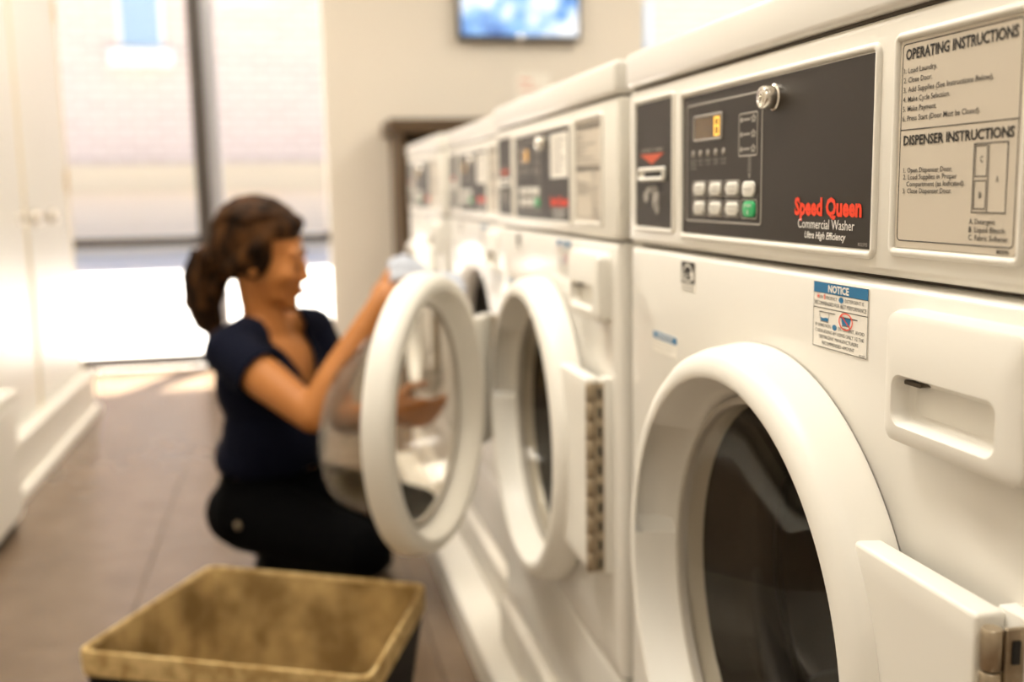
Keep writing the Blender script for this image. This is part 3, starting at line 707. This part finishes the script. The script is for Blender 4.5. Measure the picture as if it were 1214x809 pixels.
# head
body += [('e', h(-.014, 0, .030), (.090, .071, .076), RH), ('e', h(.028, 0, -.022), (.058, .056, .074), RH), ('e', h(.034, 0, -.072), (.042, .043, .034), RH),
         ('e', h(.070, 0, -.093), (.018, .021, .016), RH), ('c', [(h(.081, 0, .006), .0075), (h(.091, 0, -.018), .009), (h(.096, 0, -.033), .0105)]),
         ('e', h(.091, .012, -.038), (.009, .008, .007), RH), ('e', h(.091, -.012, -.038), (.009, .008, .007), RH),
         ('e', h(.070, .027, .017), (.014, .025, .009), RH), ('e', h(.070, -.027, .017), (.014, .025, .009), RH),
         ('e', h(.058, .034, -.030), (.024, .021, .024), RH), ('e', h(.058, -.034, -.030), (.024, .021, .024), RH),
         ('e', h(.068, .031, -.003), (.014, .015, .012), RH), ('e', h(.068, -.031, -.003), (.014, .015, .012), RH),
         ('e', h(.084, 0, -.058), (.012, .020, .0060), RH), ('e', h(.082, 0, -.069), (.012, .018, .0065), RH),
         ('e', h(-.004, .071, -.015), (.018, .008, .030), RH), ('e', h(-.004, -.071, -.015), (.018, .008, .030), RH)]
# arms
body += [('c', [(SHR, .042), (SHR.lerp(ELR, .45), .043), (ELR, .034), (ELR.lerp(WRR, .3), .036), (WRR, .023)]),
         ('c', [(SHL, .042), (SHL.lerp(ELL, .45), .042), (ELL, .034), (ELL.lerp(WRL, .3), .036), (WRL, .023)])]
body += hand(WRR, (.52, .20, .62), (-.3, .6, .3), (.75, .1, -.65), .62)
body += hand(WRL, (.9, -.1, -.1), (.1, -.3, .9), (.1, .9, -.2), .5)
# legs (inside the trousers) and feet
HR, HL = PEL-Lf*.082-UP*.005, PEL+Lf*.082-UP*.005
KR, KL = Vector((.128, 1.995, .180)), Vector((.255, 2.185, .19))
AR, AL = Vector((-.035, 2.275, .075)), Vector((.085, 2.44, .075))
for H_, K_, A_ in ((HR, KR, AR), (HL, KL, AL)):
    body += [('c', [(H_, .070), (H_.lerp(K_, .5), .060), (K_, .045), (K_.lerp(A_, .35), .043), (A_, .030)]), ('c', [(A_-UP*.01, .028), (A_+F*.07-UP*.035, .027), (A_+F*.125-UP*.048, .020)])]
person = obj('person', blob(body, .0052, 4), skin, None, 180)
tag(person, 'woman in navy short-sleeved top crouching at the open washer, hair tied back', 'person')
# blouse
NBF = NB+F*.03
def keep_top(c):
    if c.z < .268+.02*math.sin(c.x*30): return False
    q = c-CHE; f, l, u = q.dot(F), q.dot(Lf), q.z
    wv = .012+(u-(-.012))*.50
    if f > .0 and u > -.012 and abs(l+.004) < wv and abs(l) < .075: return False
    d = c-NB; rad = math.hypot(d.x, d.y)
    if c.z > .600 and rad < .066+(.02 if d.dot(F) > 0 else 0): return False
    if c.z > .628: return False
    for S_, E_ in ((SHR, ELR), (SHL, ELL)):
        ax = (E_-S_).normalized(); t = (c-S_).dot(ax)
        if t > .098 and ((c-S_)-ax*t).length < .10 and (c-S_).dot(ax) > .098 and (c-CHE).dot(F)*0 == 0:
            if ((c-S_)-ax*t).length < .072: return False
    return True
tp = torso(.006)+[('c', [(SHR, .053), (SHR.lerp(ELR, .25), .056), (SHR.lerp(ELR, .55), .056)]), ('c', [(SHL, .053), (SHL.lerp(ELL, .25), .056), (SHL.lerp(ELL, .55), .056)]),
      ('e', WAI+UP*.03+F*.02, (.108, .142, .13), RT), ('e', WAI-UP*.015-F*.004, (.108, .142, .08), RT)]
obj('blouse', cut(blob(tp, .006, 6), keep_top, .004), navy, person, 180)
pp = [('e', PEL, (.127, .164, .102), RT), ('e', PEL+UP*.055, (.108, .146, .07), RT), ('e', PEL-F*.048-Lf*.055-UP*.015, (.085, .08, .08), RT), ('e', PEL-F*.048+Lf*.055-UP*.015, (.085, .08, .08), RT)]
for H_, K_, A_ in ((HR, KR, AR), (HL, KL, AL)):
    pp += [('c', [(H_, .088), (H_.lerp(K_, .5), .074), (K_, .057), (K_.lerp(A_, .35), .056), (A_, .043)])]
pants = obj('trousers', cut(blob(pp, .006, 6), lambda c: c.z < .278), blackf, person, 180)
bt = obj('button', lathe([(.009, 0), (.009, .003), (.006, .005), (0, .005)], 0, 0, 16), M['hinge'], person, 40)
ok, bp_, bn_, bi_ = pants.closest_point_on_mesh(Vector((-.135, 2.17, .195)))
bt.location = bp_; bt.rotation_euler = Vector((-1, 0, 0)).rotation_difference(bn_).to_euler()
for A_ in (AR, AL):
    obj('shoe', blob([('c', [(A_-F*.035-UP*.008, .034), (A_+F*.03-UP*.03, .034), (A_+F*.085-UP*.045, .029), (A_+F*.135-UP*.050, .023)])], .006, 3), shoem, person, 180)
# face details
for sy in (1, -1):
    obj('eyebrow', blob([('c', [(h(.083, sy*.012, .020), .0028), (h(.081, sy*.028, .0245), .0030), (h(.070, sy*.043, .020), .0020)])], .0014, 2), hairm, person, 180)
    obj('eyelashes', blob([('c', [(h(.0805, sy*.019, -.009), .0016), (h(.0828, sy*.031, -.0125), .0022), (h(.076, sy*.043, -.008), .0018)])], .001, 1), hairm, person, 180)
obj('lips', blob([('c', [(h(.0925, -.016, -.0625), .0028), (h(.0965, 0, -.059), .0042), (h(.0925, .016, -.0625), .0028)]), ('c', [(h(.0915, -.014, -.066), .003), (h(.0945, 0, -.0685), .0048), (h(.0915, .014, -.066), .003)])], .0012, 2), mat('lip', (.42, .13, .06), .4), person, 180)
# hair: cap drawn back into a loose tail
hp = [('e', h(-.022, 0, .040), (.095, .080, .082), RH), ('e', h(-.058, 0, .012), (.066, .074, .078), RH), ('e', h(-.010, .060, .0), (.040, .022, .050), RH), ('e', h(-.010, -.060, .0), (.040, .022, .050), RH),
      ('c', [(h(.055, .0, .078), .022), (h(.028, -.045, .062), .026), (h(.0, -.068, .020), .022), (h(-.045, -.060, -.030), .022), (h(-.085, -.02, -.035), .024)]),
      ('c', [(h(.055, .0, .078), .022), (h(.028, .045, .062), .026), (h(.0, .068, .020), .022), (h(-.045, .060, -.030), .022), (h(-.085, .02, -.035), .024)]),
      ('c', [(h(-.085, -.005, -.022), .030), (h(-.115, -.010, -.030), .036), (h(-.126, -.012, -.070), .042), (h(-.118, -.014, -.120), .038), (h(-.100, -.012, -.160), .026), (h(-.088, -.008, -.188), .013)]),
      ('c', [(h(-.075, -.02, -.03), .026), (h(-.095, -.02, -.085), .026), (h(-.100, -.015, -.135), .022)])]
random.seed(3)
for k in range(70):                                     # loose curls of the tail
    a = random.uniform(0, 6.28); rr = random.uniform(.024, .054); ph = random.uniform(0, 6.28); pts = []
    for j in range(7):
        t = j/6; cx_ = -.106-.024*math.sin(math.pi*t*.9)+.02*t; cz = -.018-.165*t+random.uniform(-.006, .006)
        w_ = rr*(1-.45*t)
        pts.append((h(cx_+w_*math.cos(a+t*1.6)+.006*math.sin(ph+t*11), -.010+w_*.9*math.sin(a+t*1.6)+.006*math.cos(ph+t*9), cz), .0052*(1-.55*t)))
    hp.append(('c', pts))
for k in range(46):                                     # locks combed back over the crown
    y0 = random.uniform(-1, 1); pts = []
    for j in range(8):
        t = j/7; th = math.radians(28+t*165); rx, rz, ry = .098, .086, .083
        yy = y0*math.sin(th*.9)*.98
        c_ = math.sqrt(max(0, 1-yy*yy*.92))
        pts.append((h(-.022+rx*math.cos(th)*c_, ry*yy, .038+rz*math.sin(th)*c_-(.01 if t > .8 else 0)), .0055))
    hp.append(('c', pts))
hair = obj('hair', blob(hp, .0036, 2), hairm, person, 180)
def keep_hair(c):
    q = RH.transposed() @ (c-HO)
    if q.x > .030 and q.z < .030+.35*(q.x-.03)+.15*abs(q.y): return False     # open over the face
    return True
cut(hair.data, keep_hair)

# cloth in her hand, going into the drum
def cloth():
    n, m = 26, 18; v, f = [], []
    for i in range(n):
        for j in range(m):
            t, u = i/(n-1), j/(m-1)-.5
            x = .205+.150*t; wdt = .05+.12*t
            y = 2.10+u*wdt+.02*t+.006*math.sin(9*t+4*u)
            z = .738-.02*t-.03*t*t+.012*math.sin(26*u+3*t)*(.4+t)-.10*abs(u)**1.5+.010*math.sin(7*t)
            v.append((x, y, z))
    for i in range(n-1):
        for j in range(m-1): f.append((i*m+j, i*m+j+1, (i+1)*m+j+1, (i+1)*m+j))
    me = mesh(v, f); bm = bmesh.new(); bm.from_mesh(me); bmesh.ops.solidify(bm, geom=bm.faces[:], thickness=.003); bm.to_mesh(me); bm.free()
    o = obj('garment', me, mat('pale_blue_cotton', (.52, .55, .62), .9, bump=(500, .3, .002)), None, 180)
    tag(o, 'pale blue garment held in the woman\'s hand at the drum opening', 'garment')
cloth()
